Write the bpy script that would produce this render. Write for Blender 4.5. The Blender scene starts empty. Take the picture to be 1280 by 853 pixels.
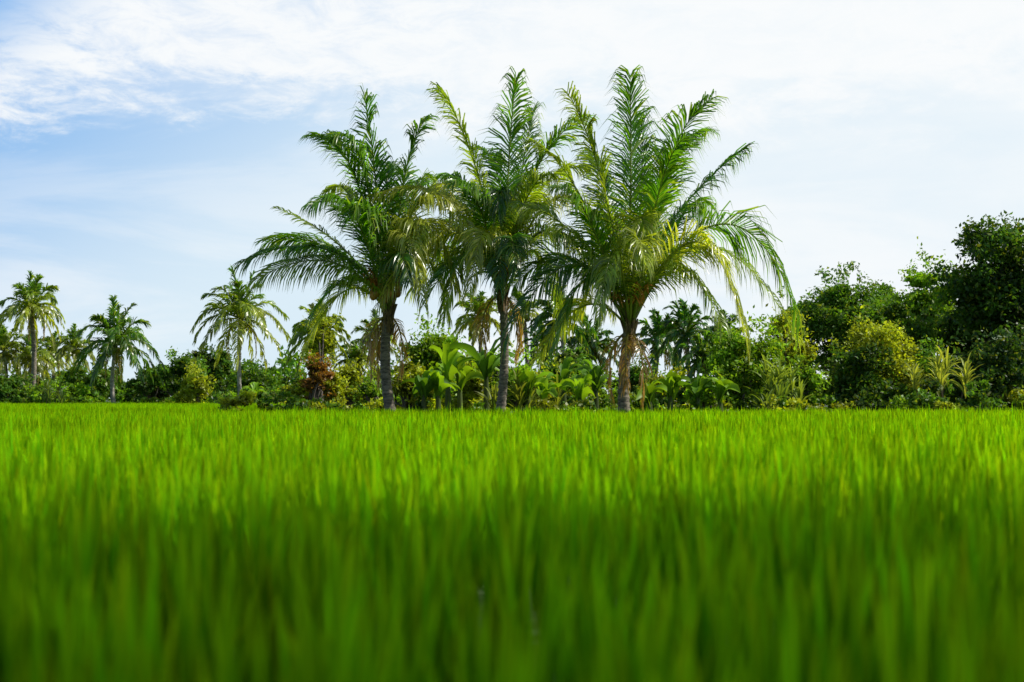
import bpy, math, random
import numpy as np
from mathutils import Vector
random.seed(7)
rng = np.random.default_rng(7)
scene = bpy.context.scene
scene.view_settings.view_transform = 'Standard'
scene.view_settings.look = 'None'
scene.view_settings.exposure = 0

CAMH = 1.05
HZ = 498
F = 1778.0
def P(px, py, D):
    return np.array([(px-640)/F*D, D, CAMH+(HZ-py)/F*D])
def GX(px, D): return (px-640)/F*D

# ------------------------------------------------------------ materials
def leaf_mat(name, transl=0.4, rough=0.42, tint=(1.5,1.5,0.8), gloss=0.06, nscale=1.5, nlo=.72, nhi=1.28):
    m = bpy.data.materials.new(name); m.use_nodes = True
    nt = m.node_tree; N = nt.nodes; L = nt.links
    N.clear()
    out = N.new('ShaderNodeOutputMaterial')
    at = N.new('ShaderNodeAttribute'); at.attribute_name = 'Col'
    ge = N.new('ShaderNodeNewGeometry')
    no = N.new('ShaderNodeTexNoise'); no.inputs['Scale'].default_value = nscale; no.inputs['Detail'].default_value = 2
    L.new(ge.outputs['Position'], no.inputs['Vector'])
    mr = N.new('ShaderNodeMapRange'); mr.inputs[1].default_value=0.3; mr.inputs[2].default_value=0.7
    mr.inputs[3].default_value=nlo; mr.inputs[4].default_value=nhi
    L.new(no.outputs['Fac'], mr.inputs[0])
    mul = N.new('ShaderNodeVectorMath'); mul.operation='SCALE'
    L.new(at.outputs['Color'], mul.inputs[0]); L.new(mr.outputs[0], mul.inputs['Scale'])
    df = N.new('ShaderNodeBsdfDiffuse'); L.new(mul.outputs[0], df.inputs['Color'])
    cur = df.outputs[0]
    if transl>0:
        tr = N.new('ShaderNodeBsdfTranslucent')
        m2 = N.new('ShaderNodeVectorMath'); m2.operation='MULTIPLY'; m2.inputs[1].default_value = tint
        L.new(mul.outputs[0], m2.inputs[0]); L.new(m2.outputs[0], tr.inputs['Color'])
        mx = N.new('ShaderNodeMixShader'); mx.inputs[0].default_value = transl
        L.new(cur, mx.inputs[1]); L.new(tr.outputs[0], mx.inputs[2]); cur=mx.outputs[0]
    if gloss>0:
        gl = N.new('ShaderNodeBsdfGlossy'); gl.inputs['Roughness'].default_value=rough
        mg = N.new('ShaderNodeMixShader'); mg.inputs[0].default_value = gloss
        L.new(cur, mg.inputs[1]); L.new(gl.outputs[0], mg.inputs[2]); cur=mg.outputs[0]
    L.new(cur, out.inputs['Surface'])
    return m
def bark_mat(name, c1, c2, sc=(6,6,18)):
    m = bpy.data.materials.new(name); m.use_nodes = True
    nt = m.node_tree; N = nt.nodes; L = nt.links
    pb = N['Principled BSDF']; pb.inputs['Roughness'].default_value = 0.9
    tc = N.new('ShaderNodeTexCoord'); mp = N.new('ShaderNodeMapping'); mp.inputs['Scale'].default_value = sc
    no = N.new('ShaderNodeTexNoise'); no.inputs['Scale'].default_value=1; no.inputs['Detail'].default_value=8; no.inputs['Roughness'].default_value=0.7
    cr = N.new('ShaderNodeValToRGB'); cr.color_ramp.elements[0].position=0.35; cr.color_ramp.elements[1].position=0.65
    cr.color_ramp.elements[0].color=(*c1,1); cr.color_ramp.elements[1].color=(*c2,1)
    bp = N.new('ShaderNodeBump'); bp.inputs['Strength'].default_value=0.6; bp.inputs['Distance'].default_value=0.03
    L.new(tc.outputs['Object'], mp.inputs[0]); L.new(mp.outputs[0], no.inputs['Vector'])
    L.new(no.outputs['Fac'], cr.inputs[0]); L.new(cr.outputs[0], pb.inputs['Base Color'])
    L.new(no.outputs['Fac'], bp.inputs['Height']); L.new(bp.outputs[0], pb.inputs['Normal'])
    return m
M_PALM = leaf_mat('palm_leaf', 0.48, 0.3, (2.0,1.9,0.5), 0.06)
M_LEAF = leaf_mat('broad_leaf', 0.4, 0.45, (1.9,1.7,0.5), 0.025, 0.6)
M_RICE = leaf_mat('rice_leaf', 0.48, 0.5, (1.75,1.6,0.5), 0.0, 0.25, .8, 1.2)
M_TRUNK = bark_mat('palm_bark', (0.05,0.04,0.03), (0.34,0.29,0.22), (5,5,16))
M_TRUNKL = bark_mat('pale_palm_bark', (0.2,0.18,0.15), (0.55,0.5,0.44), (4,4,6))
M_BARK = bark_mat('tree_bark', (0.05,0.04,0.03), (0.17,0.14,0.11))
M_FIBRE = bark_mat('palm_fibre', (0.06,0.035,0.018), (0.26,0.17,0.08), (14,14,8))
M_FRUIT = leaf_mat('palm_fruit', 0.0, 0.5)

# ------------------------------------------------------------ mesh accumulation
class MB:
    def __init__(s): s.v=[]; s.q=[]; s.t=[]; s.c=[]; s.n=0
    def add(s, v, q=None, t=None, c=None):
        v = np.asarray(v, float).reshape(-1,3)
        s.v.append(v)
        if q is not None and len(q): s.q.append(np.asarray(q).reshape(-1,4)+s.n)
        if t is not None and len(t): s.t.append(np.asarray(t).reshape(-1,3)+s.n)
        c = np.asarray(c if c is not None else (0.1,0.1,0.1), float)
        if c.ndim==1: c = np.tile(c,(len(v),1))
        s.c.append(c); s.n += len(v)
    def build(s, name, mat, parent=None, smooth=False, link=True):
        V = np.concatenate(s.v); C = np.concatenate(s.c)
        Q = np.concatenate(s.q) if s.q else np.zeros((0,4),int)
        T = np.concatenate(s.t) if s.t else np.zeros((0,3),int)
        me = bpy.data.meshes.new(name)
        me.vertices.add(len(V)); me.vertices.foreach_set('co', V.astype(np.float32).ravel())
        nl = Q.size+T.size
        me.loops.add(nl); me.loops.foreach_set('vertex_index', np.concatenate([Q.ravel(),T.ravel()]).astype(np.int32))
        me.polygons.add(len(Q)+len(T))
        ls = np.concatenate([np.arange(len(Q))*4, Q.size+np.arange(len(T))*3]).astype(np.int32)
        me.polygons.foreach_set('loop_start', ls)
        me.update(calc_edges=True); me.validate()
        ca = me.color_attributes.new('Col','FLOAT_COLOR','POINT')
        ca.data.foreach_set('color', np.concatenate([C, np.ones((len(C),1))],1).astype(np.float32).ravel())
        if smooth: me.polygons.foreach_set('use_smooth', np.ones(len(me.polygons),bool))
        me.materials.append(mat)
        o = bpy.data.objects.new(name, me)
        if link: scene.collection.objects.link(o)
        if parent is not None: o.parent = parent
        return o
def empty(name, loc=(0,0,0)):
    o = bpy.data.objects.new(name, None); o.empty_display_size=0.5
    scene.collection.objects.link(o); return o
def nrm(a): return a/np.maximum(np.linalg.norm(a,axis=-1,keepdims=True),1e-9)
def tube(mb, pts, rad, k=8, col=(0.1,0.1,0.1)):
    pts = np.asarray(pts,float); n=len(pts); rad=np.broadcast_to(np.asarray(rad,float),(n,))
    T = nrm(np.gradient(pts,axis=0))
    ref = np.array([0.3,1,0.1]) if abs(T[0][2])>0.6 else np.array([0,0,1.0])
    A = nrm(np.cross(T, ref)); B = np.cross(T,A)
    a = np.linspace(0,2*math.pi,k,endpoint=False)
    V = pts[:,None,:] + rad[:,None,None]*(np.cos(a)[None,:,None]*A[:,None,:]+np.sin(a)[None,:,None]*B[:,None,:])
    q=[]
    for i in range(n-1):
        for j in range(k):
            j2=(j+1)%k; q.append((i*k+j,i*k+j2,(i+1)*k+j2,(i+1)*k+j))
    c = np.asarray(col,float)
    if c.ndim==2: c = np.repeat(c,k,axis=0)
    mb.add(V.reshape(-1,3), q=q, c=c)

# ------------------------------------------------------------ palm frond
G_DK=np.array([0.04,0.13,0.010]); G_MD=np.array([0.10,0.245,0.012]); G_YG=np.array([0.38,0.42,0.05]); G_DRY=np.array([0.45,0.34,0.12])
def bez(p0,pm,p1,n):
    c = 2*pm-(p0+p1)/2; t=np.linspace(0,1,n)[:,None]
    return (1-t)**2*p0+2*t*(1-t)*c+t*t*p1
def frond(mb, p0, pm, p1, nleaf=120, L=1.2, w=0.042, roll=0.0, g=0.5, col=G_MD, r0=0.035, a0=60, a1=16, tstart=0.13, wind=(-0.05,0,0), r=rng, sparse=0.0, lift=.1, curl=0.0):
    n=28; C = bez(np.array(p0,float),np.array(pm,float),np.array(p1,float),n)
    C += (np.sin(np.linspace(0,3,n)*r.uniform(1,2)+r.uniform(0,6))*0.05*np.linspace(0,1,n))[:,None]*r.normal(size=3)
    tt=np.linspace(0,1,n)
    A = np.array(p1,float)-np.array(p0,float); A[2]=0
    if np.linalg.norm(A)<1e-3: A=np.array([0,1.0,0])
    A=A/np.linalg.norm(A)
    if curl: C += (curl*(tt**4-.35*tt**2))[:,None]*A - (curl*.7*tt**6)[:,None]*np.array([0,0,1.0])
    ribc = np.array([0.25,0.27,0.06])*0.8+col*0.4
    tube(mb, C, r0*(1-tt)**0.8+0.005, 4, ribc)
    S0=np.cross(A,[0,0,1.0])
    tw=r.uniform(0,6)
    for side in (-1,1):
        t = np.linspace(tstart,0.985,nleaf)+r.normal(0,0.003,nleaf); t=np.clip(t,0,1)
        if sparse>0:
            t = t[r.random(nleaf)>sparse]
        m=len(t)
        idx=t*(n-1); i0=np.minimum(idx.astype(int),n-2); f=(idx-i0)[:,None]
        base=C[i0]*(1-f)+C[i0+1]*f; T=nrm(C[i0+1]-C[i0])
        S = nrm(S0 - (T@S0)[:,None]*T); U=np.cross(S,T)
        ra = roll*(0.5+0.5*t)+0.4*np.sin(t*5+tw)
        ca,sa=np.cos(ra)[:,None],np.sin(ra)[:,None]
        S,U = S*ca+U*sa, U*ca-S*sa
        s=(t-tstart)/(1-tstart)
        grp=np.interp(s*14+tw,np.arange(40),r.normal(0,9,40))
        ang=np.radians(a0*(1-s)+a1*s + grp + r.normal(0,4,m))[:,None]
        lf=(lift+np.interp(s*11+tw,np.arange(40),r.normal(0,.22,40))+r.normal(0,0.08,m))[:,None]
        d=nrm(np.cos(ang)*T+np.sin(ang)*S*side+lf*U)
        prof=np.minimum(1,0.55+2.4*s)*(1-0.5*s**3)
        LL=(L*prof*r.uniform(0.75,1.12,m))[:,None]
        W=nrm(T-(np.sum(T*d,1))[:,None]*d)
        W=nrm(W+0.5*U*r.normal(0,1,(m,1)))
        ww=(w*(0.6+0.4*prof)*r.uniform(0.8,1.15,m))[:,None]
        p=base; gg=(g*(.75+.5*s)*r.uniform(0.6,1.5,m))[:,None]
        wd=np.array(wind)
        p1_=p+d*LL*0.3; d2=nrm(d+gg*np.array([0,0,-0.55])+wd*2); p2_=p1_+d2*LL*0.36
        d3=nrm(d2+gg*np.array([0,0,-1.4])+wd*3); p3_=p2_+d3*LL*0.34
        V=np.stack([p-W*ww*0.25,p+W*ww*0.25,p1_-W*ww*0.5,p1_+W*ww*0.5,p2_-W*ww*0.4,p2_+W*ww*0.4,p3_],1)
        b=np.arange(m)[:,None]*7
        q=np.concatenate([b+np.array([0,1,3,2]),b+np.array([2,3,5,4])],0); tr=b+np.array([4,5,6])
        cc=col[None,:]*r.uniform(0.7,1.3,(m,1))
        yl=(r.random((m,1))<.12); cc=np.where(yl,cc*.5+G_YG*.5,cc)
        cv=np.repeat(cc[:,None,:],7,1); cv[:,6]=cc*.8+G_DRY*.2; cv[:,5]=cc*0.9+G_DRY*0.05
        mb.add(V.reshape(-1,3),q=q,t=tr,c=cv.reshape(-1,3))

def trunk_mesh(base, top, r0, r1, parent, mat, bend=0.0, flare=1.5, rings=0.15, k=14):
    base=np.array(base,float); top=np.array(top,float); H=np.linalg.norm(top-base)
    n=max(int(H/rings)*3,8); t=np.linspace(0,1,n)
    pts=base+(top-base)*t[:,None]; pts[:,0]+=bend*np.sin(math.pi*t)*(1.2-.4*t)
    ph=np.arange(n)%3
    rad=r0+(r1-r0)*t; rad=rad*(1+(flare-1)*np.exp(-t*H/0.35))
    rad=rad*np.where(ph==0,1.09,np.where(ph==1,1.0,0.94))*(1+rng.normal(0,0.02,n))
    mb=MB(); tube(mb,pts,rad,k); return mb.build('trunk',mat,parent,smooth=False)

def big_palm(D, base_px, crown_px, crown_py, fronds, rtrunk, seed, extra=8, bend=0.0, nuts=0, dead=3):
    r=np.random.default_rng(seed)
    par=empty('coconut_palm')
    base=P(base_px,HZ,D); base[2]=-0.05
    crown=P(crown_px,crown_py,D)
    trunk_mesh(base,crown,rtrunk*1.0,rtrunk*0.8,par,M_TRUNK,bend)
    mb=MB()
    for i in range(26):
        a=i*2.4; h=-0.8+i*0.04; rr=rtrunk*0.55
        p0=crown+np.array([math.cos(a)*rr,math.sin(a)*rr,h])
        out=np.array([math.cos(a),math.sin(a),0])
        ln=r.uniform(0.2,0.5)
        pts=[p0-np.array([0,0,0.1]),p0+out*0.05+np.array([0,0,ln*0.4]),p0+out*(0.08+ln*0.2)+np.array([0,0,ln])]
        tube(mb,pts,[0.07,0.05,0.02],6)
    tube(mb,[crown-np.array([0,0,0.6]),crown-np.array([0,0,0.1]),crown+np.array([0,0,0.4]),crown+np.array([0,0,0.8])],[rtrunk*0.85,rtrunk*0.95,rtrunk*0.55,0.03],10)
    mb.build('leaf_sheaths',M_FIBRE,par)
    mb=MB()
    for f in fronds:
        (mx,my,md),(tx,ty,td)=f[0],f[1]
        kw=dict(f[2]) if len(f)>2 else {}
        p0=crown+np.array([r.normal(0,0.05),r.normal(0,0.05),r.uniform(-0.45,0.05)])
        pm=P(mx,my,D); pm[1]+=md
        p1=P(tx,ty,D); p1[1]+=td
        frond(mb,p0,pm,p1,r=r,**kw)
    for i in range(extra):
        a=r.uniform(0,2*math.pi)
        if abs(math.cos(a))>0.75: a+=math.pi/2
        out=np.array([math.cos(a),math.sin(a),0]); L=r.uniform(3.4,4.8); e=r.uniform(-0.1,1.1)
        p0=crown+out*0.1-np.array([0,0,.2])
        p1=crown+out*L*math.cos(e)+np.array([0,0,L*math.sin(e)*0.8-0.9])
        pm=crown+out*L*0.5*math.cos(e*0.8+0.2)+np.array([0,0,L*0.5*math.sin(e)+0.55])
        c=[G_MD,G_DK,G_YG*0.7+G_MD*0.3][r.integers(3)]
        frond(mb,p0,pm,p1,r=r,nleaf=90,col=c,g=r.uniform(0.7,1.2),roll=r.uniform(-0.5,0.5))
    # withered fronds hanging against the trunk
    for i in range(dead):
        a=r.uniform(0,6.28); out=np.array([math.cos(a),math.sin(a),0]); L=r.uniform(1.5,2.3)
        p0=crown-np.array([0,0,.3])
        frond(mb,p0,p0+out*.55-np.array([0,0,L*.35]),p0+out*.5-np.array([0,0,L]),r=r,nleaf=40,L=.7,w=.035,col=G_DRY*np.array([.7,.55,.5]),g=1.6,roll=r.uniform(-.5,.5),sparse=.2)
    mb.build('fronds',M_PALM,par)
    mb=MB()
    for i in range(6):
        a=r.uniform(3.6,5.8); out=np.array([math.cos(a),math.sin(a),0])
        p0=crown+np.array([0,0,0.35]); pe=crown+out*r.uniform(0.5,0.9)+np.array([0,0,r.uniform(0.6,1.2)])
        oc=np.array([0.6,0.24,0.03])*r.uniform(0.6,1.1)
        tube(mb,bez(p0,(p0+pe)/2+out*0.1,pe,6),[0.03,0.03,0.025,0.02,0.015,0.01],5,oc)
        for j in range(16):
            q0=p0+(pe-p0)*r.uniform(0.4,1.0)
            e=q0+np.array([r.normal(0,0.16),r.normal(0,0.16),r.uniform(-0.35,0.05)])
            tube(mb,[q0,(q0+e)/2+[0,0,0.03],e],[0.012,0.02,0.008],4,oc*r.uniform(0.8,1.6))
    for i in range(nuts):
        a=r.uniform(3.3,6.1); rr=r.uniform(.3,.5); c=crown+np.array([math.cos(a)*rr,math.sin(a)*rr,r.uniform(.1,.9)])
        th=np.linspace(0,math.pi,7); pts=[c+np.array([0,0,-math.cos(t)*.14]) for t in th]
        tube(mb,pts,np.sin(th)*.11+.003,8,np.array([.5,.23,.04])*r.uniform(.6,1.2))
    mb.build('flower_stalks_and_coconuts',M_FRUIT,par,smooth=True)
    return par

U=lambda **k: dict(dict(g=0.9,a0=46,a1=22,L=1.3,col=G_MD,roll=0.15,curl=.9,nleaf=130,w=.046),**k)
Sd=lambda **k: dict(dict(g=1.2,a0=62,a1=24,L=1.25,col=G_MD,roll=0.4),**k)
HG=lambda **k: dict(dict(g=1.4,a0=58,a1=24,L=1.25,col=G_YG,roll=0.3,nleaf=100),**k)
YM=G_YG*.45+G_MD*.55
big_palm(41,496,485,380,[
 ((473,248,-.7),(464,122,-1.4),U(col=G_DK*1.3,L=1.35,curl=.35)),
 ((482,258,.6),(476,160,1.5),U(col=G_DK)),
 ((503,246,-.4),(524,130,-.9),U(col=G_MD,L=1.05)),
 ((508,263,.8),(519,180,1.8),U(col=G_MD)),
 ((452,240,-.6),(414,152,-1.2),U(col=G_MD,L=1.2)),
 ((444,266,.9),(412,198,1.9),U(col=YM,L=1.1,g=1.)),
 ((462,238,-1.0),(440,162,-2.1),U(col=G_MD*1.1)),
 ((453,286,-1.6),(422,248,-3.0),U(col=G_MD*1.1,g=1.1)),
 ((415,298,.8),(330,250,1.6),Sd(L=0.5,col=YM,sparse=0.35,g=0.5)),
 ((408,313,-.5),(308,334,-1.2),Sd(col=G_MD,roll=0.6)),
 ((408,307,.6),(322,297,1.0),Sd(col=G_MD,roll=-0.5)),
 ((420,332,-1.),(330,356,-1.8),Sd(col=YM,roll=0.5,g=1.3)),
 ((440,345,.6),(375,398,1.),HG(col=G_MD,L=.9)),
 ((530,252,-.8),(600,310,-1.4),Sd(col=G_YG,roll=-0.5)),
 ((515,250,1.),(566,242,2.),Sd(col=YM,L=.9,roll=.4)),
 ((530,283,-1.),(579,380,-1.6),HG(col=G_YG)),
 ((525,320,.5),(564,402,.8),HG(col=YM,L=1.)),
 ((513,302,-1.6),(534,392,-2.6),HG(col=G_YG,roll=.1,L=1.1)),
],0.16,11,extra=5,bend=-.2,nuts=16,dead=4)
big_palm(41.5,621,628,354,[
 ((636,228,-.5),(641,92,-1.2),U(col=G_MD,L=1.4,curl=.35)),
 ((648,233,.6),(664,100,1.4),U(col=G_MD,L=1.3,curl=.5)),
 ((626,246,.8),(608,138,1.9),U(col=G_DK*1.3)),
 ((600,226,-.6),(562,102,-1.2),U(col=YM,L=1.05,curl=.6)),
 ((588,252,.8),(562,182,1.8),U(col=G_MD,L=1.15,g=1.)),
 ((603,276,-1.4),(582,220,-2.8),U(col=G_MD,L=1.15,g=1.)),
 ((652,270,-1.4),(674,212,-2.8),U(col=YM,L=1.15,g=1.)),
 ((662,238,-.8),(710,131,-1.6),U(col=G_MD,L=1.15)),
 ((667,248,.7),(722,170,1.4),U(col=YM,L=1.1,g=1.)),
 ((572,260,-1.),(468,254,-1.8),Sd(col=G_YG*1.05,L=1.,roll=.5)),
 ((570,288,.6),(494,338,1.0),Sd(col=G_MD,roll=-.5)),
 ((556,292,-.9),(476,384,-1.4),HG(col=G_YG,roll=.5)),
 ((588,310,-1.1),(556,405,-1.8),HG(col=YM,L=1.1)),
 ((692,253,-.8),(748,318,-1.6),Sd(col=G_YG,roll=.4)),
 ((680,288,.8),(754,338,1.4),Sd(col=YM,roll=-.5)),
 ((692,295,-1.4),(758,384,-2.2),HG(col=G_DK,roll=.4,L=1.3)),
 ((670,316,.4),(712,415,.8),HG(col=YM,L=1.)),
 ((608,298,-2.0),(590,378,-3.2),HG(col=G_YG,roll=.1,L=1.1)),
],0.14,23,extra=5,bend=.14,dead=3)
big_palm(39,782,787,400,[
 ((787,252,-.5),(784,93,-1.2),U(col=G_MD,L=1.5,curl=.35)),
 ((802,258,.6),(811,112,1.4),U(col=G_DK*1.3,L=1.4,curl=.5)),
 ((765,270,.8),(756,141,1.8),U(col=G_DK*1.3,L=1.35)),
 ((757,260,-.8),(720,110,-1.5),U(col=YM,L=1.05,curl=.6)),
 ((741,282,-.5),(687,155,-.9),U(col=YM,L=1.05)),
 ((740,296,-1.4),(708,222,-2.6),U(col=G_MD,L=1.15,g=1.)),
 ((822,246,-.7),(857,108,-1.4),U(col=G_MD,L=1.4)),
 ((836,240,.8),(880,113,1.7),U(col=G_MD,L=1.25)),
 ((812,275,-1.4),(832,168,-2.6),U(col=G_MD,L=1.25)),
 ((850,262,.3),(942,178,.6),Sd(col=G_DK*1.6,g=1.,L=1.3,roll=.35)),
 ((846,285,1.),(880,216,2.),U(col=G_MD,g=1.)),
 ((900,284,-.8),(988,410,-1.4),HG(col=G_MD,L=1.65,roll=.5,nleaf=130)),
 ((893,304,.6),(1012,432,1.2),HG(col=YM,L=1.25,roll=-.2)),
 ((862,312,-1.4),(916,430,-2.4),HG(col=G_YG,L=1.45,roll=.5)),
 ((842,333,-.5),(884,417,-3.0),HG(col=YM,L=1.2)),
 ((725,306,-.8),(646,262,-1.4),Sd(col=YM,roll=.5)),
 ((720,323,.8),(640,354,1.4),Sd(col=G_MD,roll=-.5)),
 ((712,332,-1.),(630,434,-1.8),HG(col=G_DK*1.2,roll=.5)),
 ((738,346,-.2),(688,445,-.6),HG(col=G_MD,L=1.)),
 ((763,328,-2.),(738,408,-3.2),HG(col=YM,roll=.2,L=1.)),
],0.17,35,extra=5,bend=-.1,dead=3)

# ------------------------------------------------------------ tall / distant coconut palms
def far_palm(px, crown_py, D, size_px, seed, pale=False, nf=26, lean=0, col=None, w=0.1):
    r=np.random.default_rng(seed); par=empty('coconut_palm')
    crown=P(px,crown_py,D); base=crown.copy(); base[2]=-0.05; base[0]+=lean*D/F
    R=size_px*D/F
    rt=0.12 if D<90 else 0.16
    trunk_mesh(base,crown,rt*1.2,rt*0.8,par,M_TRUNKL if pale else M_TRUNK,bend=r.uniform(-.3,.3),rings=0.3,k=8)
    mb=MB(); az=r.uniform(0,6.28)
    for i in range(nf):
        az+=2.399; s=i/(nf-1)
        e=1.35-1.95*s+r.normal(0,.12)
        out=np.array([math.cos(az),math.sin(az),0])
        L=R*r.uniform(.8,1.15)
        droop=L*(0.12+0.35*math.cos(e)**2)
        p1=crown+out*L*math.cos(e)*0.95+np.array([0,0,L*math.sin(e)-droop])
        pm=crown+out*L*.52*math.cos(e)+np.array([0,0,L*.55*math.sin(e)+droop*0.15])
        c=(G_MD*(1-s)+G_YG*s)*r.uniform(.6,1.05) if col is None else col*r.uniform(.6,1.2)
        frond(mb,crown,pm,p1,r=r,nleaf=32,L=R*.27,w=w,roll=r.uniform(-.5,.5),g=.4+.7*s,col=c,r0=.05)
    for i in range(3):
        a=r.uniform(0,6.28); out=np.array([math.cos(a),math.sin(a),0])
        frond(mb,crown,crown+out*R*.25-np.array([0,0,R*.25]),crown+out*R*.28-np.array([0,0,R*.7]),r=r,nleaf=16,L=R*.16,w=w*.8,g=1.2,col=G_DRY*.7,r0=.04)
    mb.build('fronds',M_PALM,par)
    mb=MB()
    for i in range(9):
        a=r.uniform(0,6.28); rr=.33; c=crown+np.array([math.cos(a)*rr,math.sin(a)*rr,-.25+r.uniform(-.2,.1)])
        th=np.linspace(0,math.pi,6); pts=[c+np.array([0,0,-math.cos(t)*.17]) for t in th]
        tube(mb,pts,np.sin(th)*.13+.003,7,G_YG*.7)
    mb.build('coconuts',M_FRUIT,par,smooth=True)
far_palm(38,388,95,52,101,lean=-1)
far_palm(144,432,88,60,102,pale=True,lean=1,nf=30,col=G_MD*.8)
far_palm(300,400,88,66,103,pale=True,lean=2)
far_palm(398,420,80,48,104,lean=2,col=YM)
far_palm(38,452,120,40,105); far_palm(92,438,125,34,106); far_palm(66,446,135,34,107); far_palm(5,440,120,38,108)
far_palm(600,398,85,42,109,nf=20); far_palm(700,402,80,50,110,pale=True,col=G_DK*1.4); far_palm(740,438,90,48,111,col=G_DK)
far_palm(680,440,95,40,112,col=G_DK); far_palm(825,430,85,45,113,col=G_DK*1.3); far_palm(858,418,80,48,114,col=G_DK*1.4)
far_palm(446,455,90,34,115); far_palm(468,428,110,40,116,nf=18); far_palm(655,392,100,36,117,nf=18)
far_palm(905,425,95,40,118,col=G_DK); far_palm(720,455,75,30,119,col=G_MD); far_palm(880,450,75,38,120,col=G_MD)

# ------------------------------------------------------------ leaves of broadleaf trees
def leaves(mb, pos, size, col, r, up=0.6, elong=2.0, cvar=0.3):
    n=len(pos)
    nr=nrm(r.normal(size=(n,3))+np.array([0,0,up])); d=nrm(np.cross(nr,r.normal(size=(n,3))))
    s=np.cross(nr,d); sz=size*r.uniform(.6,1.3,(n,1)); d=d*sz*.5; s=s*sz*.5/elong
    V=np.stack([pos-d,pos+s-d*.1-nr*sz*.08,pos+d,pos-s-d*.1-nr*sz*.08],1)
    c=col*(1+r.normal(0,cvar,(n,1))).clip(.4,1.8)
    yel=(r.random((n,1))<.15)*1.0; c=c*(1-yel*.5)+G_YG*yel*.35
    mb.add(V.reshape(-1,3),q=np.arange(n*4).reshape(n,4),c=np.repeat(c,4,axis=0))
def bush_crown(mb, ctr, rad, r, ncl, size, col, per=55, sub=13, flat=1.0, colvar=.28):
    ctr=np.array(ctr,float); rad=np.array(rad,float); cs=[]
    for i in range(ncl):
        d=nrm(r.normal(size=3)); 
        f=r.uniform(.15,.8)
        c=ctr+d*rad*f; cr=min(rad)*r.uniform(.24,.48)
        cs.append((c,cr))
        sd=nrm(r.normal(size=(sub,3))); sc=c+sd*cr*r.uniform(.6,1.1,(sub,1))*np.array([1.2,1.1,.75])
        cc=col*(1+r.normal(0,colvar))
        k=np.repeat(np.arange(sub),per)
        pos=sc[k]+r.normal(size=(len(k),3))*cr*.26*np.array([1.1,1.1,.8])
        pos[:,2]=np.maximum(pos[:,2],.1)
        leaves(mb,pos,size,np.maximum(cc,.004),r)
    return cs
def tree_at(name, x, D, zt, W, col, seed, bot_frac=.25, ncl=20, size=.2, per=50, trunk_r=.14):
    r=np.random.default_rng(seed); par=empty(name)
    z0=zt*bot_frac; ctr=np.array([x,D,(z0+zt)/2]); rad=np.array([W,W*.85,(zt-z0)/2])
    mb=MB(); cs=bush_crown(mb,ctr,rad,r,ncl,size,np.array(col),per)
    for i in range(int(ncl*1.0)):
        d=nrm(r.normal(size=3)+np.array([0,0,.4])); p=ctr+d*rad*r.uniform(.75,.95)
        L=r.uniform(.2,.55)*min(1,W/2); m=30
        t=r.uniform(0,1,(m,1)); leaves(mb,p+(d+np.array([0,0,.1]))*L*t+r.normal(size=(m,3))*.17,size,np.array(col)*1.15,r)
    mb.build('foliage',M_LEAF,par)
    mb=MB(); b=np.array([x,D,-.05]); fork=np.array([x+r.normal(0,.15),D,max(z0*1.0,.5)+.2])
    tube(mb,bez(b,(b+fork)/2+r.normal(size=3)*.08,fork,6),np.linspace(trunk_r*1.4,trunk_r,6),8)
    for c,cr in cs:
        mid=(fork+c)/2+r.normal(size=3)*.2; tube(mb,bez(fork,mid,c,6),np.linspace(trunk_r*.6,.015,6),5)
    mb.build('trunk_and_limbs',M_BARK,par)
def tree(name, px, top_py, w_px, D, col, seed, *a, **k):
    tree_at(name, GX(px,D), D, CAMH+(HZ-top_py)/F*D, w_px*D/F/2, col, seed, *a, **k)
C1=(.09,.2,.016); C2=(.06,.14,.014); C3=(.29,.35,.02); C4=(.18,.33,.016); C5=(.035,.085,.014)
tree('added_shade_tree',1262,264,165,60,C2,201,.12,48,.24,55)
tree('added_shade_tree',1215,318,110,66,C2,202,.2,26,.24)
tree('added_shade_tree',1158,312,90,70,C4,203,.25,22,.22)
tree('added_shade_tree',1130,360,90,62,C1,204,.2,20,.22)
tree('added_shade_tree',1050,326,120,78,C1,205,.25,32,.24)
tree('added_shade_tree',1005,350,80,80,C1,206,.25,18,.24)
tree('added_shade_tree',1105,346,70,80,C1,216,.25,18,.24)
tree('round_shrub',1092,398,108,52,C3,207,.02,34,.16,60)
tree('round_shrub',1075,430,90,51,C2,208,.02,18,.16)
tree('round_shrub',1160,425,80,53,C1,217,.02,16,.18)
tree('leafy_shrub',935,400,110,50,C4,209,.05,28,.17,42)
tree('leafy_shrub',985,385,70,56,C3,210,.1,16,.18,34)
tree('round_shrub',1235,415,100,50,C5,211,.02,22,.18)
tree('leafy_shrub',1010,440,60,50,C4,212,.02,12,.16)
tree('leafy_shrub',885,455,50,47,C4,213,.02,12,.15)
tree('leafy_shrub',1300,400,110,54,C5,214,.02,22,.18)
tree('leafy_shrub',535,401,90,55,C4,221,.05,30,.17,48)
tree('leafy_shrub',515,445,60,48,C3,222,.02,14,.15)
tree('leafy_shrub',655,430,64,52,C4,223,.03,16,.15)
tree('leafy_shrub',690,452,60,50,C3,224,.02,14,.15)
tree('leafy_shrub',745,462,60,50,C4,225,.02,12,.15)
tree('leafy_shrub',835,460,60,52,C3,226,.02,12,.15)
tree('leafy_shrub',590,452,60,50,C3,227,.02,12,.15)
tree('leafy_shrub',715,440,80,58,C1,251,.02,16,.17)
tree('leafy_shrub',800,448,70,58,C1,252,.02,14,.17)
tree('leafy_shrub',620,435,60,58,C4,253,.02,14,.17)
tree('added_shade_tree',905,405,70,75,C2,228,.2,14,.22)
tree('added_shade_tree',715,425,70,90,C2,229,.2,12,.25,34)
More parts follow.
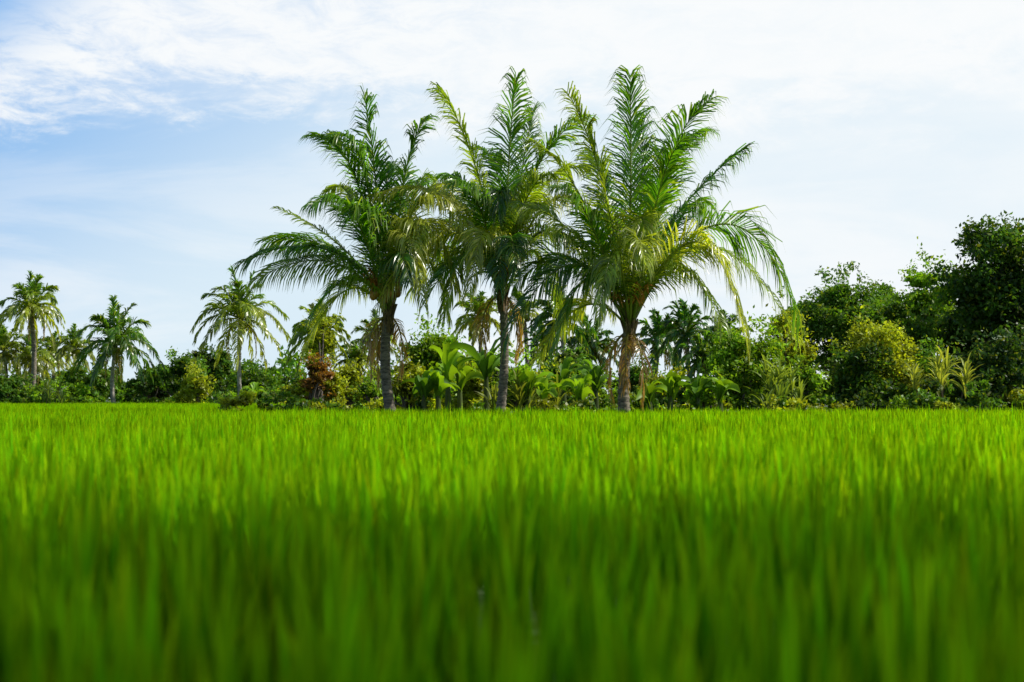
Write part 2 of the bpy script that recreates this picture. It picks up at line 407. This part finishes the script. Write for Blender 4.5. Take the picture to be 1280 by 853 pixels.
tree('added_shade_tree',225,432,64,95,C1,231,.1,16,.3)
tree('leafy_shrub',240,458,52,80,C3,232,.03,12,.24)
tree('added_shade_tree',268,425,60,110,C2,233,.15,14,.32)
tree('leafy_shrub',400,386,38,62,C3,234,.3,18,.16,40)
tree('croton_shrub',396,440,40,60,(.2,.1,.02),235,.02,12,.17,40)
tree('leafy_shrub',414,448,40,61,C3,254,.02,12,.17,40)
tree('leafy_shrub',372,478,34,60,C3,236,.02,8,.16)
tree('leafy_shrub',440,445,44,62,C3,237,.02,12,.17)
tree('leafy_shrub',462,462,40,60,C4,238,.02,10,.17)
tree('added_shade_tree',318,452,70,100,C1,239,.05,14,.3)
tree('added_shade_tree',190,458,60,105,C2,240,.05,12,.3)
tree('added_shade_tree',110,452,80,100,C1,241,.05,16,.3)
tree('leafy_shrub',60,475,60,85,C4,242,.02,12,.24)
tree('added_shade_tree',10,465,70,90,C2,243,.05,14,.26)
# unseen trees added beside the camera to shade the nearest rice
tree_at('added_shade_tree',8.8,3.9,13.0,3.7,C1,261,.25,36,.3,50,.2)
tree_at('added_shade_tree',7.6,-0.8,11.0,3.4,C1,262,.22,28,.3,50,.18)

mb=MB(); r=np.random.default_rng(55)
for i in range(200):
    x=r.uniform(-100,100); D=r.uniform(125,160)
    pxx=640+x/D*F
    h=r.uniform(2.0,4.0) if 700<pxx<900 else r.uniform(2.8,6.0)
    c=np.array(C1)*r.uniform(.5,1.2)
    bush_crown(mb,(x,D,h*.45),(r.uniform(2.5,4.5),2.5,h*.55),r,5,.65,c,per=16,sub=8)
mb.build('distant_trees',M_LEAF)
mb=MB()
for i in range(180):
    x=r.uniform(-9,34); D=r.uniform(42.5,52); h=r.uniform(.8,1.8)
    c=[np.array(C4),np.array(C1),np.array(C3),np.array(C2)][r.integers(4)]
    bush_crown(mb,(x,D,h*.4),(r.uniform(.5,1.1),.7,h*.6),r,4,.17,c,per=22,sub=7)
for i in range(110):
    D=r.uniform(84,94); x=r.uniform(-55,-8); h=r.uniform(1.2,2.6)
    c=[np.array(C4),np.array(C1),np.array(C2)][r.integers(3)]
    bush_crown(mb,(x,D,h*.4),(r.uniform(.8,1.8),.9,h*.6),r,4,.28,c,per=18,sub=7)
mb.build('undergrowth',M_LEAF)

# ------------------------------------------------------------ broad bladed plants
def strip_leaf(mb, p0, pm, p1, w, col, r, n=12, fold=.25):
    C=bez(np.array(p0,float),np.array(pm,float),np.array(p1,float),n); T=nrm(np.gradient(C,axis=0))
    A=C[-1]-C[0]; A[2]=0; A=A/max(np.linalg.norm(A),1e-6); S0=np.cross(A,[0,0,1.]); a=r.normal(0,.5)
    S=nrm(S0-(T@S0)[:,None]*T); Un=np.cross(S,T); S,Un=S*math.cos(a)+Un*math.sin(a),Un*math.cos(a)-S*math.sin(a)
    t=np.linspace(0,1,n); wd=(w*np.sin(math.pi*np.clip(t*.9+.07,0,1))**.6)[:,None]*r.uniform(.75,1.15,(n,1)); wd[-1]=.005; 
    Lf=C-S*wd*.5+Un*wd*fold; Rt=C+S*wd*.5+Un*wd*fold
    V=np.stack([Lf,C,Rt],1).reshape(-1,3); q=[]
    for i in range(n-1):
        for j in (0,1): q.append((3*i+j,3*i+j+1,3*i+j+4,3*i+j+3))
    mb.add(V,q=q,c=np.array(col)*r.uniform(.75,1.3))
def banana(px,top,D,seed,col=C4):
    r=np.random.default_rng(seed); par=empty('banana_plant'); x=GX(px,D); zt=CAMH+(HZ-top)/F*D
    H=zt*.5; c=np.array([x,D,H]); mb=MB()
    tube(mb,[(x,D,-.05),(x,D,H*.6),(x,D,H+.2)],[.13,.11,.07],8,np.array((.12,.16,.05)))
    for i in range(9):
        a=i*2.4+r.uniform(-.4,.4); out=np.array([math.cos(a),math.sin(a),0]); L=r.uniform(.8,1.2)*zt*.5; e=r.uniform(.5,1.4)
        p1=c+out*L*math.cos(e)*1.1+np.array([0,0,L*math.sin(e)-.3*L*math.cos(e)]); pm=c+out*L*.45*math.cos(e)+np.array([0,0,L*.62*math.sin(e)+.15])
        strip_leaf(mb,c,pm,p1,.32,col,r)
    mb.build('leaves_and_stem',M_LEAF,par)
for k,(px,tp,D) in enumerate([(560,430,47),(608,416,47),(548,466,45),(838,466,44),(872,468,44),(812,480,43),(575,446,49),(705,450,47),(320,478,84),(660,466,45),(530,464,45),(900,474,44),(590,434,52),(745,450,48),(725,470,44),(680,476,44)]):
    banana(px,tp,D,300+k,[C4,C1,C4][k%3])
def spiky(px,top,D,seed,nl=26,col=(.22,.27,.06)):
    r=np.random.default_rng(seed); par=empty('dracaena_plant'); x=GX(px,D); zt=CAMH+(HZ-top)/F*D; mb=MB()
    for s in range(6):
        b=np.array([x+r.normal(0,.35),D+r.normal(0,.3),-.05]); c=b+np.array([r.normal(0,.3),r.normal(0,.2),zt*r.uniform(.35,.72)])
        tube(mb,[b,(b+c)/2,c],[.04,.03,.025],5,np.array((.12,.1,.06)))
        for i in range(nl):
            a=i*2.4; out=np.array([math.cos(a),math.sin(a),0]); L=r.uniform(.5,.95); e=r.uniform(.6,1.5)
            q0=c-np.array([0,0,r.uniform(0,.5)])
            p1=q0+out*L*math.cos(e)+np.array([0,0,L*math.sin(e)]); pm=q0+out*L*.4*math.cos(e)+np.array([0,0,L*.6*math.sin(e)+.05])
            strip_leaf(mb,q0,pm,p1,.07,col,r,n=6)
    mb.build('leaves_and_stems',M_LEAF,par)
spiky(1182,424,46,401,col=(.3,.35,.07)); spiky(995,440,47,402,col=(.2,.28,.05)); spiky(960,470,46,403,col=(.16,.25,.04)); spiky(650,458,45,404,col=(.2,.25,.04)); spiky(60,472,80,405,col=(.1,.16,.04))

# ------------------------------------------------------------ ground
def ground():
    xs=np.concatenate([[-2500,-600,-200],np.linspace(-120,120,49),[200,600,2500]]); ys=np.concatenate([[-2500,-300,-60],np.linspace(-20,200,45),[400,1000,3500]])
    X,Y=np.meshgrid(xs,ys,indexing='ij'); Z=np.zeros_like(X)
    edge=((Y>39.5)&(X>-9))|(Y>97); Z[edge]=.12
    V=np.stack([X,Y,Z],-1).reshape(-1,3); ny=len(ys); q=[]
    for i in range(len(xs)-1):
        for j in range(ny-1): q.append((i*ny+j,(i+1)*ny+j,(i+1)*ny+j+1,i*ny+j+1))
    mb=MB(); mb.add(V,q=q)
    m=bpy.data.materials.new('soil_and_weeds'); m.use_nodes=True; N=m.node_tree.nodes; L=m.node_tree.links
    pb=N['Principled BSDF']; pb.inputs['Roughness'].default_value=.95
    tc=N.new('ShaderNodeTexCoord'); no=N.new('ShaderNodeTexNoise'); no.inputs['Scale'].default_value=.6; no.inputs['Detail'].default_value=10
    cr=N.new('ShaderNodeValToRGB'); cr.color_ramp.elements[0].position=.4; cr.color_ramp.elements[0].color=(.03,.04,.012,1); cr.color_ramp.elements[1].position=.6; cr.color_ramp.elements[1].color=(.04,.07,.015,1)
    L.new(tc.outputs['Object'],no.inputs['Vector']); L.new(no.outputs['Fac'],cr.inputs[0]); L.new(cr.outputs[0],pb.inputs['Base Color'])
    mb.build('ground',m)
ground()

# ------------------------------------------------------------ rice
def rice_patch(size, hills_per_m, blades, width, seed, hmean=.77):
    r=np.random.default_rng(seed); n1=int(size*hills_per_m)
    gx,gy=np.meshgrid((np.arange(n1)+.5)/n1*size-size/2,(np.arange(n1)+.5)/n1*size-size/2)
    hc=np.stack([gx.ravel(),gy.ravel()],1); hc+=r.normal(0,.04,hc.shape)
    hh=r.normal(hmean,.06,len(hc)).clip(hmean-.15,hmean+.09)
    hcol=r.uniform(.7,1.3,len(hc))
    k=np.repeat(np.arange(len(hc)),blades); m=len(k)
    a=r.uniform(0,2*math.pi,m); rad=np.abs(r.normal(0,.022,m))
    b=np.stack([hc[k,0]+np.cos(a)*rad,hc[k,1]+np.sin(a)*rad,np.zeros(m)],1)
    out=np.stack([np.cos(a+r.normal(0,.4,m)),np.sin(a+r.normal(0,.4,m)),np.zeros(m)],1)
    h=(hh[k]*np.clip(1-np.abs(r.normal(0,.16,m)),.4,1.0)*(1+(r.random(m)<.012)*r.uniform(.08,.25,m)))[:,None]
    lean=np.abs(r.normal(.04,.03,m))[:,None]; bend=np.abs(r.normal(.02,.035,m))[:,None]
    wv=nrm(np.cross(out,[0,0,1.])+out*r.normal(0,.7,(m,1)))
    w=(width*r.uniform(.7,1.3,m))[:,None]
    ts=[0,.4,.7,.9,1.0]; wf=[.7,1,1,.6,0]
    rows=[]; cols=[]
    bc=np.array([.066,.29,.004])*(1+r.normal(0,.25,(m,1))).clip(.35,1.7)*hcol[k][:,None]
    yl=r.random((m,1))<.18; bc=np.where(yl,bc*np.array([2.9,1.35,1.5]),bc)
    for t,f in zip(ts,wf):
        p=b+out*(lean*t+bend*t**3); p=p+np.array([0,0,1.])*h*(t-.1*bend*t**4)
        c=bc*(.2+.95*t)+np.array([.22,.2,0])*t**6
        if t<1: rows+= [p-wv*w*f*.5,p+wv*w*f*.5]; cols+=[c,c]
        else: rows.append(p); cols.append(c)
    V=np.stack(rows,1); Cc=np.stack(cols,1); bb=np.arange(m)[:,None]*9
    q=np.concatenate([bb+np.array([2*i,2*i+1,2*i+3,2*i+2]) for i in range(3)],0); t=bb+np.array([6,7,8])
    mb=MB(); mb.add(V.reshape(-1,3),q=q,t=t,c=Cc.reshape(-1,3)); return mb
near=bpy.data.collections.new('rice_patches_dense'); far=bpy.data.collections.new('rice_patches_coarse')
for i in range(5):
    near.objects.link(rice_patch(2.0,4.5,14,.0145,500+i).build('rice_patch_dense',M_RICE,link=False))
for i in range(3):
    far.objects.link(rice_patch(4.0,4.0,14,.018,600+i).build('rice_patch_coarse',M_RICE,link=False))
r=np.random.default_rng(9)
pn=[];pf=[]
for yy in np.arange(-5,23,2.0):
    for xx in np.arange(-40,41,2.0):
        if abs(xx)<.5*max(yy,0)+7: pn.append((xx,yy+.2,r.normal(0,.012)))
for yy in np.arange(-6,23,4.0):
    for xx in np.arange(-60,61,4.0):
        if abs(xx)-2>=.5*max(yy+2.5,0)+7: pf.append((xx,yy,0))
for yy in np.arange(24.2,37,4.0):
    for xx in np.arange(-60,61,4.0): pf.append((xx,yy,r.normal(0,.012)))
for yy in np.arange(40.2,94,4.0):
    for xx in np.arange(-76,-10,4.0):
        pf.append((xx,yy,r.normal(0,.012)))
def gn_field(name,pts,coll,parent,kmax):
    me=bpy.data.meshes.new(name); me.from_pydata([tuple(p) for p in pts],[],[]); o=bpy.data.objects.new(name,me); scene.collection.objects.link(o); o.parent=parent
    ng=bpy.data.node_groups.new(name,'GeometryNodeTree'); ng.interface.new_socket('Geometry',in_out='INPUT',socket_type='NodeSocketGeometry'); ng.interface.new_socket('Geometry',in_out='OUTPUT',socket_type='NodeSocketGeometry')
    N=ng.nodes; L=ng.links; gi=N.new('NodeGroupInput'); go=N.new('NodeGroupOutput'); ci=N.new('GeometryNodeCollectionInfo'); ci.inputs['Collection'].default_value=coll
    ci.inputs['Separate Children'].default_value=True; ci.inputs['Reset Children'].default_value=True
    ip=N.new('GeometryNodeInstanceOnPoints'); ip.inputs['Pick Instance'].default_value=True
    ri=N.new('FunctionNodeRandomValue'); ri.data_type='INT'; ri.inputs[4].default_value=0; ri.inputs[5].default_value=kmax
    rr=N.new('FunctionNodeRandomValue'); rr.data_type='INT'; rr.inputs[4].default_value=0; rr.inputs[5].default_value=3; rr.inputs['Seed'].default_value=5
    mu=N.new('ShaderNodeMath'); mu.operation='MULTIPLY'; mu.inputs[1].default_value=math.pi/2; cx=N.new('ShaderNodeCombineXYZ')
    mtp=N.new('GeometryNodeMeshToPoints')
    L.new(gi.outputs[0],mtp.inputs[0]); L.new(mtp.outputs[0],ip.inputs['Points']); L.new(ci.outputs[0],ip.inputs['Instance']); L.new(ri.outputs[2],ip.inputs['Instance Index'])
    L.new(rr.outputs[2],mu.inputs[0]); L.new(mu.outputs[0],cx.inputs[2]); L.new(cx.outputs[0],ip.inputs['Rotation']); L.new(ip.outputs[0],go.inputs[0])
    md=o.modifiers.new('scatter','NODES'); md.node_group=ng
rf=empty('rice_field'); gn_field('rice_near',pn,near,rf,4); gn_field('rice_far',pf,far,rf,2)

# ------------------------------------------------------------ light, sky
AZ=math.radians(84); EL=math.radians(46)
s=Vector((math.sin(AZ)*math.cos(EL),math.cos(AZ)*math.cos(EL),math.sin(EL)))
sd=bpy.data.lights.new('sun','SUN'); sd.energy=5.0; sd.angle=math.radians(.5); sd.color=(1,.96,.87)
so=bpy.data.objects.new('sun',sd); scene.collection.objects.link(so); so.rotation_mode='QUATERNION'; so.rotation_quaternion=s.to_track_quat('Z','Y'); so.location=(30,-10,40)
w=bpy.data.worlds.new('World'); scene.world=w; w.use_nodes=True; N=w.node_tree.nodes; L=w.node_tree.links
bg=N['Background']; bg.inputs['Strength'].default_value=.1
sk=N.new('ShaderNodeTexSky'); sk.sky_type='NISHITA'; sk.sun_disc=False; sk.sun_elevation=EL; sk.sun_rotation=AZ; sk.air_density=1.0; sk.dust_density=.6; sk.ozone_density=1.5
tc=N.new('ShaderNodeTexCoord'); sx=N.new('ShaderNodeSeparateXYZ'); L.new(tc.outputs['Generated'],sx.inputs[0])
def mt(op,a,b=None,c=None,clamp=False):
    n=N.new('ShaderNodeMath'); n.operation=op; n.use_clamp=clamp
    for i,v in enumerate((a,b,c)):
        if v is None: continue
        if isinstance(v,(int,float)): n.inputs[i].default_value=v
        else: L.new(v,n.inputs[i])
    return n.outputs[0]
def sm(v,a,b,lo=0,hi=1):
    n=N.new('ShaderNodeMapRange'); n.interpolation_type='SMOOTHSTEP'; L.new(v,n.inputs[0]); n.inputs[1].default_value=a; n.inputs[2].default_value=b; n.inputs[3].default_value=lo; n.inputs[4].default_value=hi; return n.outputs[0]
def noise(scale,sc3,detail=8,rough=.6,dist=0,off=(0,0,0),rot=(0,0,0)):
    mp=N.new('ShaderNodeMapping'); mp.inputs['Scale'].default_value=sc3; mp.inputs['Location'].default_value=off; mp.inputs['Rotation'].default_value=rot; L.new(tc.outputs['Generated'],mp.inputs[0])
    n=N.new('ShaderNodeTexNoise'); n.inputs['Scale'].default_value=scale; n.inputs['Detail'].default_value=detail; n.inputs['Roughness'].default_value=rough; n.inputs['Distortion'].default_value=dist
    L.new(mp.outputs[0],n.inputs['Vector']); return n.outputs['Fac']
def mix(f,a,b):
    n=N.new('ShaderNodeMix'); n.data_type='RGBA'
    if isinstance(f,(int,float)): n.inputs[0].default_value=f
    else: L.new(f,n.inputs[0])
    for i,v in ((6,a),(7,b)):
        if isinstance(v,tuple): n.inputs[i].default_value=(*v,1)
        else: L.new(v,n.inputs[i])
    return n.outputs[2]
X,Y,Z=sx.outputs[0],sx.outputs[1],sx.outputs[2]
inv=lambda a: mt('SUBTRACT',1,a)
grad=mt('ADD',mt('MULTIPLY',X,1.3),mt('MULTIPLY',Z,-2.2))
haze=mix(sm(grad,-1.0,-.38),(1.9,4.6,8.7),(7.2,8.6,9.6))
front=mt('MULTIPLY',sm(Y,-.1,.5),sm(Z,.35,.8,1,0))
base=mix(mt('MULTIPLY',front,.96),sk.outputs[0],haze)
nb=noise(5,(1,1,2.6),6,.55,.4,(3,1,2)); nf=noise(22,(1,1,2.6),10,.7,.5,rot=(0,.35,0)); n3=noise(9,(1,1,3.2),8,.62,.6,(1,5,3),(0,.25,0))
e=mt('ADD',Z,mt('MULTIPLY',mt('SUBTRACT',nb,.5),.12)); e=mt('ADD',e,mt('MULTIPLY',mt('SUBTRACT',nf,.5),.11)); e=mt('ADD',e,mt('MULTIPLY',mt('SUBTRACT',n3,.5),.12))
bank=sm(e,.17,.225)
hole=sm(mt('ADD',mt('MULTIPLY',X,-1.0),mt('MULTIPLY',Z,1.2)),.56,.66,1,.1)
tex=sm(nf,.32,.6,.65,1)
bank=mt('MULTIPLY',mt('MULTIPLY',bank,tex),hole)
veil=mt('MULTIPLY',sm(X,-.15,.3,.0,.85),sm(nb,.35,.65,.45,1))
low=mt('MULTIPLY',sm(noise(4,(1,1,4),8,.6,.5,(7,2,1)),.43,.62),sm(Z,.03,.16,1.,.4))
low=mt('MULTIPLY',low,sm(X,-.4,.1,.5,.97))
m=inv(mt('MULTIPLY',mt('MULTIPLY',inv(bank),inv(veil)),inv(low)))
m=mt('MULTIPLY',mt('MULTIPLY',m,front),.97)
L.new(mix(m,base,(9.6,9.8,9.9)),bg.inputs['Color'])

# ------------------------------------------------------------ camera
cd=bpy.data.cameras.new('camera'); cd.lens=50; cd.sensor_width=36; cd.clip_start=.05; cd.clip_end=6000
cd.dof.use_dof=True; cd.dof.focus_distance=41; cd.dof.aperture_fstop=1.9
co=bpy.data.objects.new('camera',cd); scene.collection.objects.link(co); co.location=(0,0,CAMH); co.rotation_euler=(math.radians(90)+math.atan((HZ-426.5)/F),0,0)
scene.camera=co
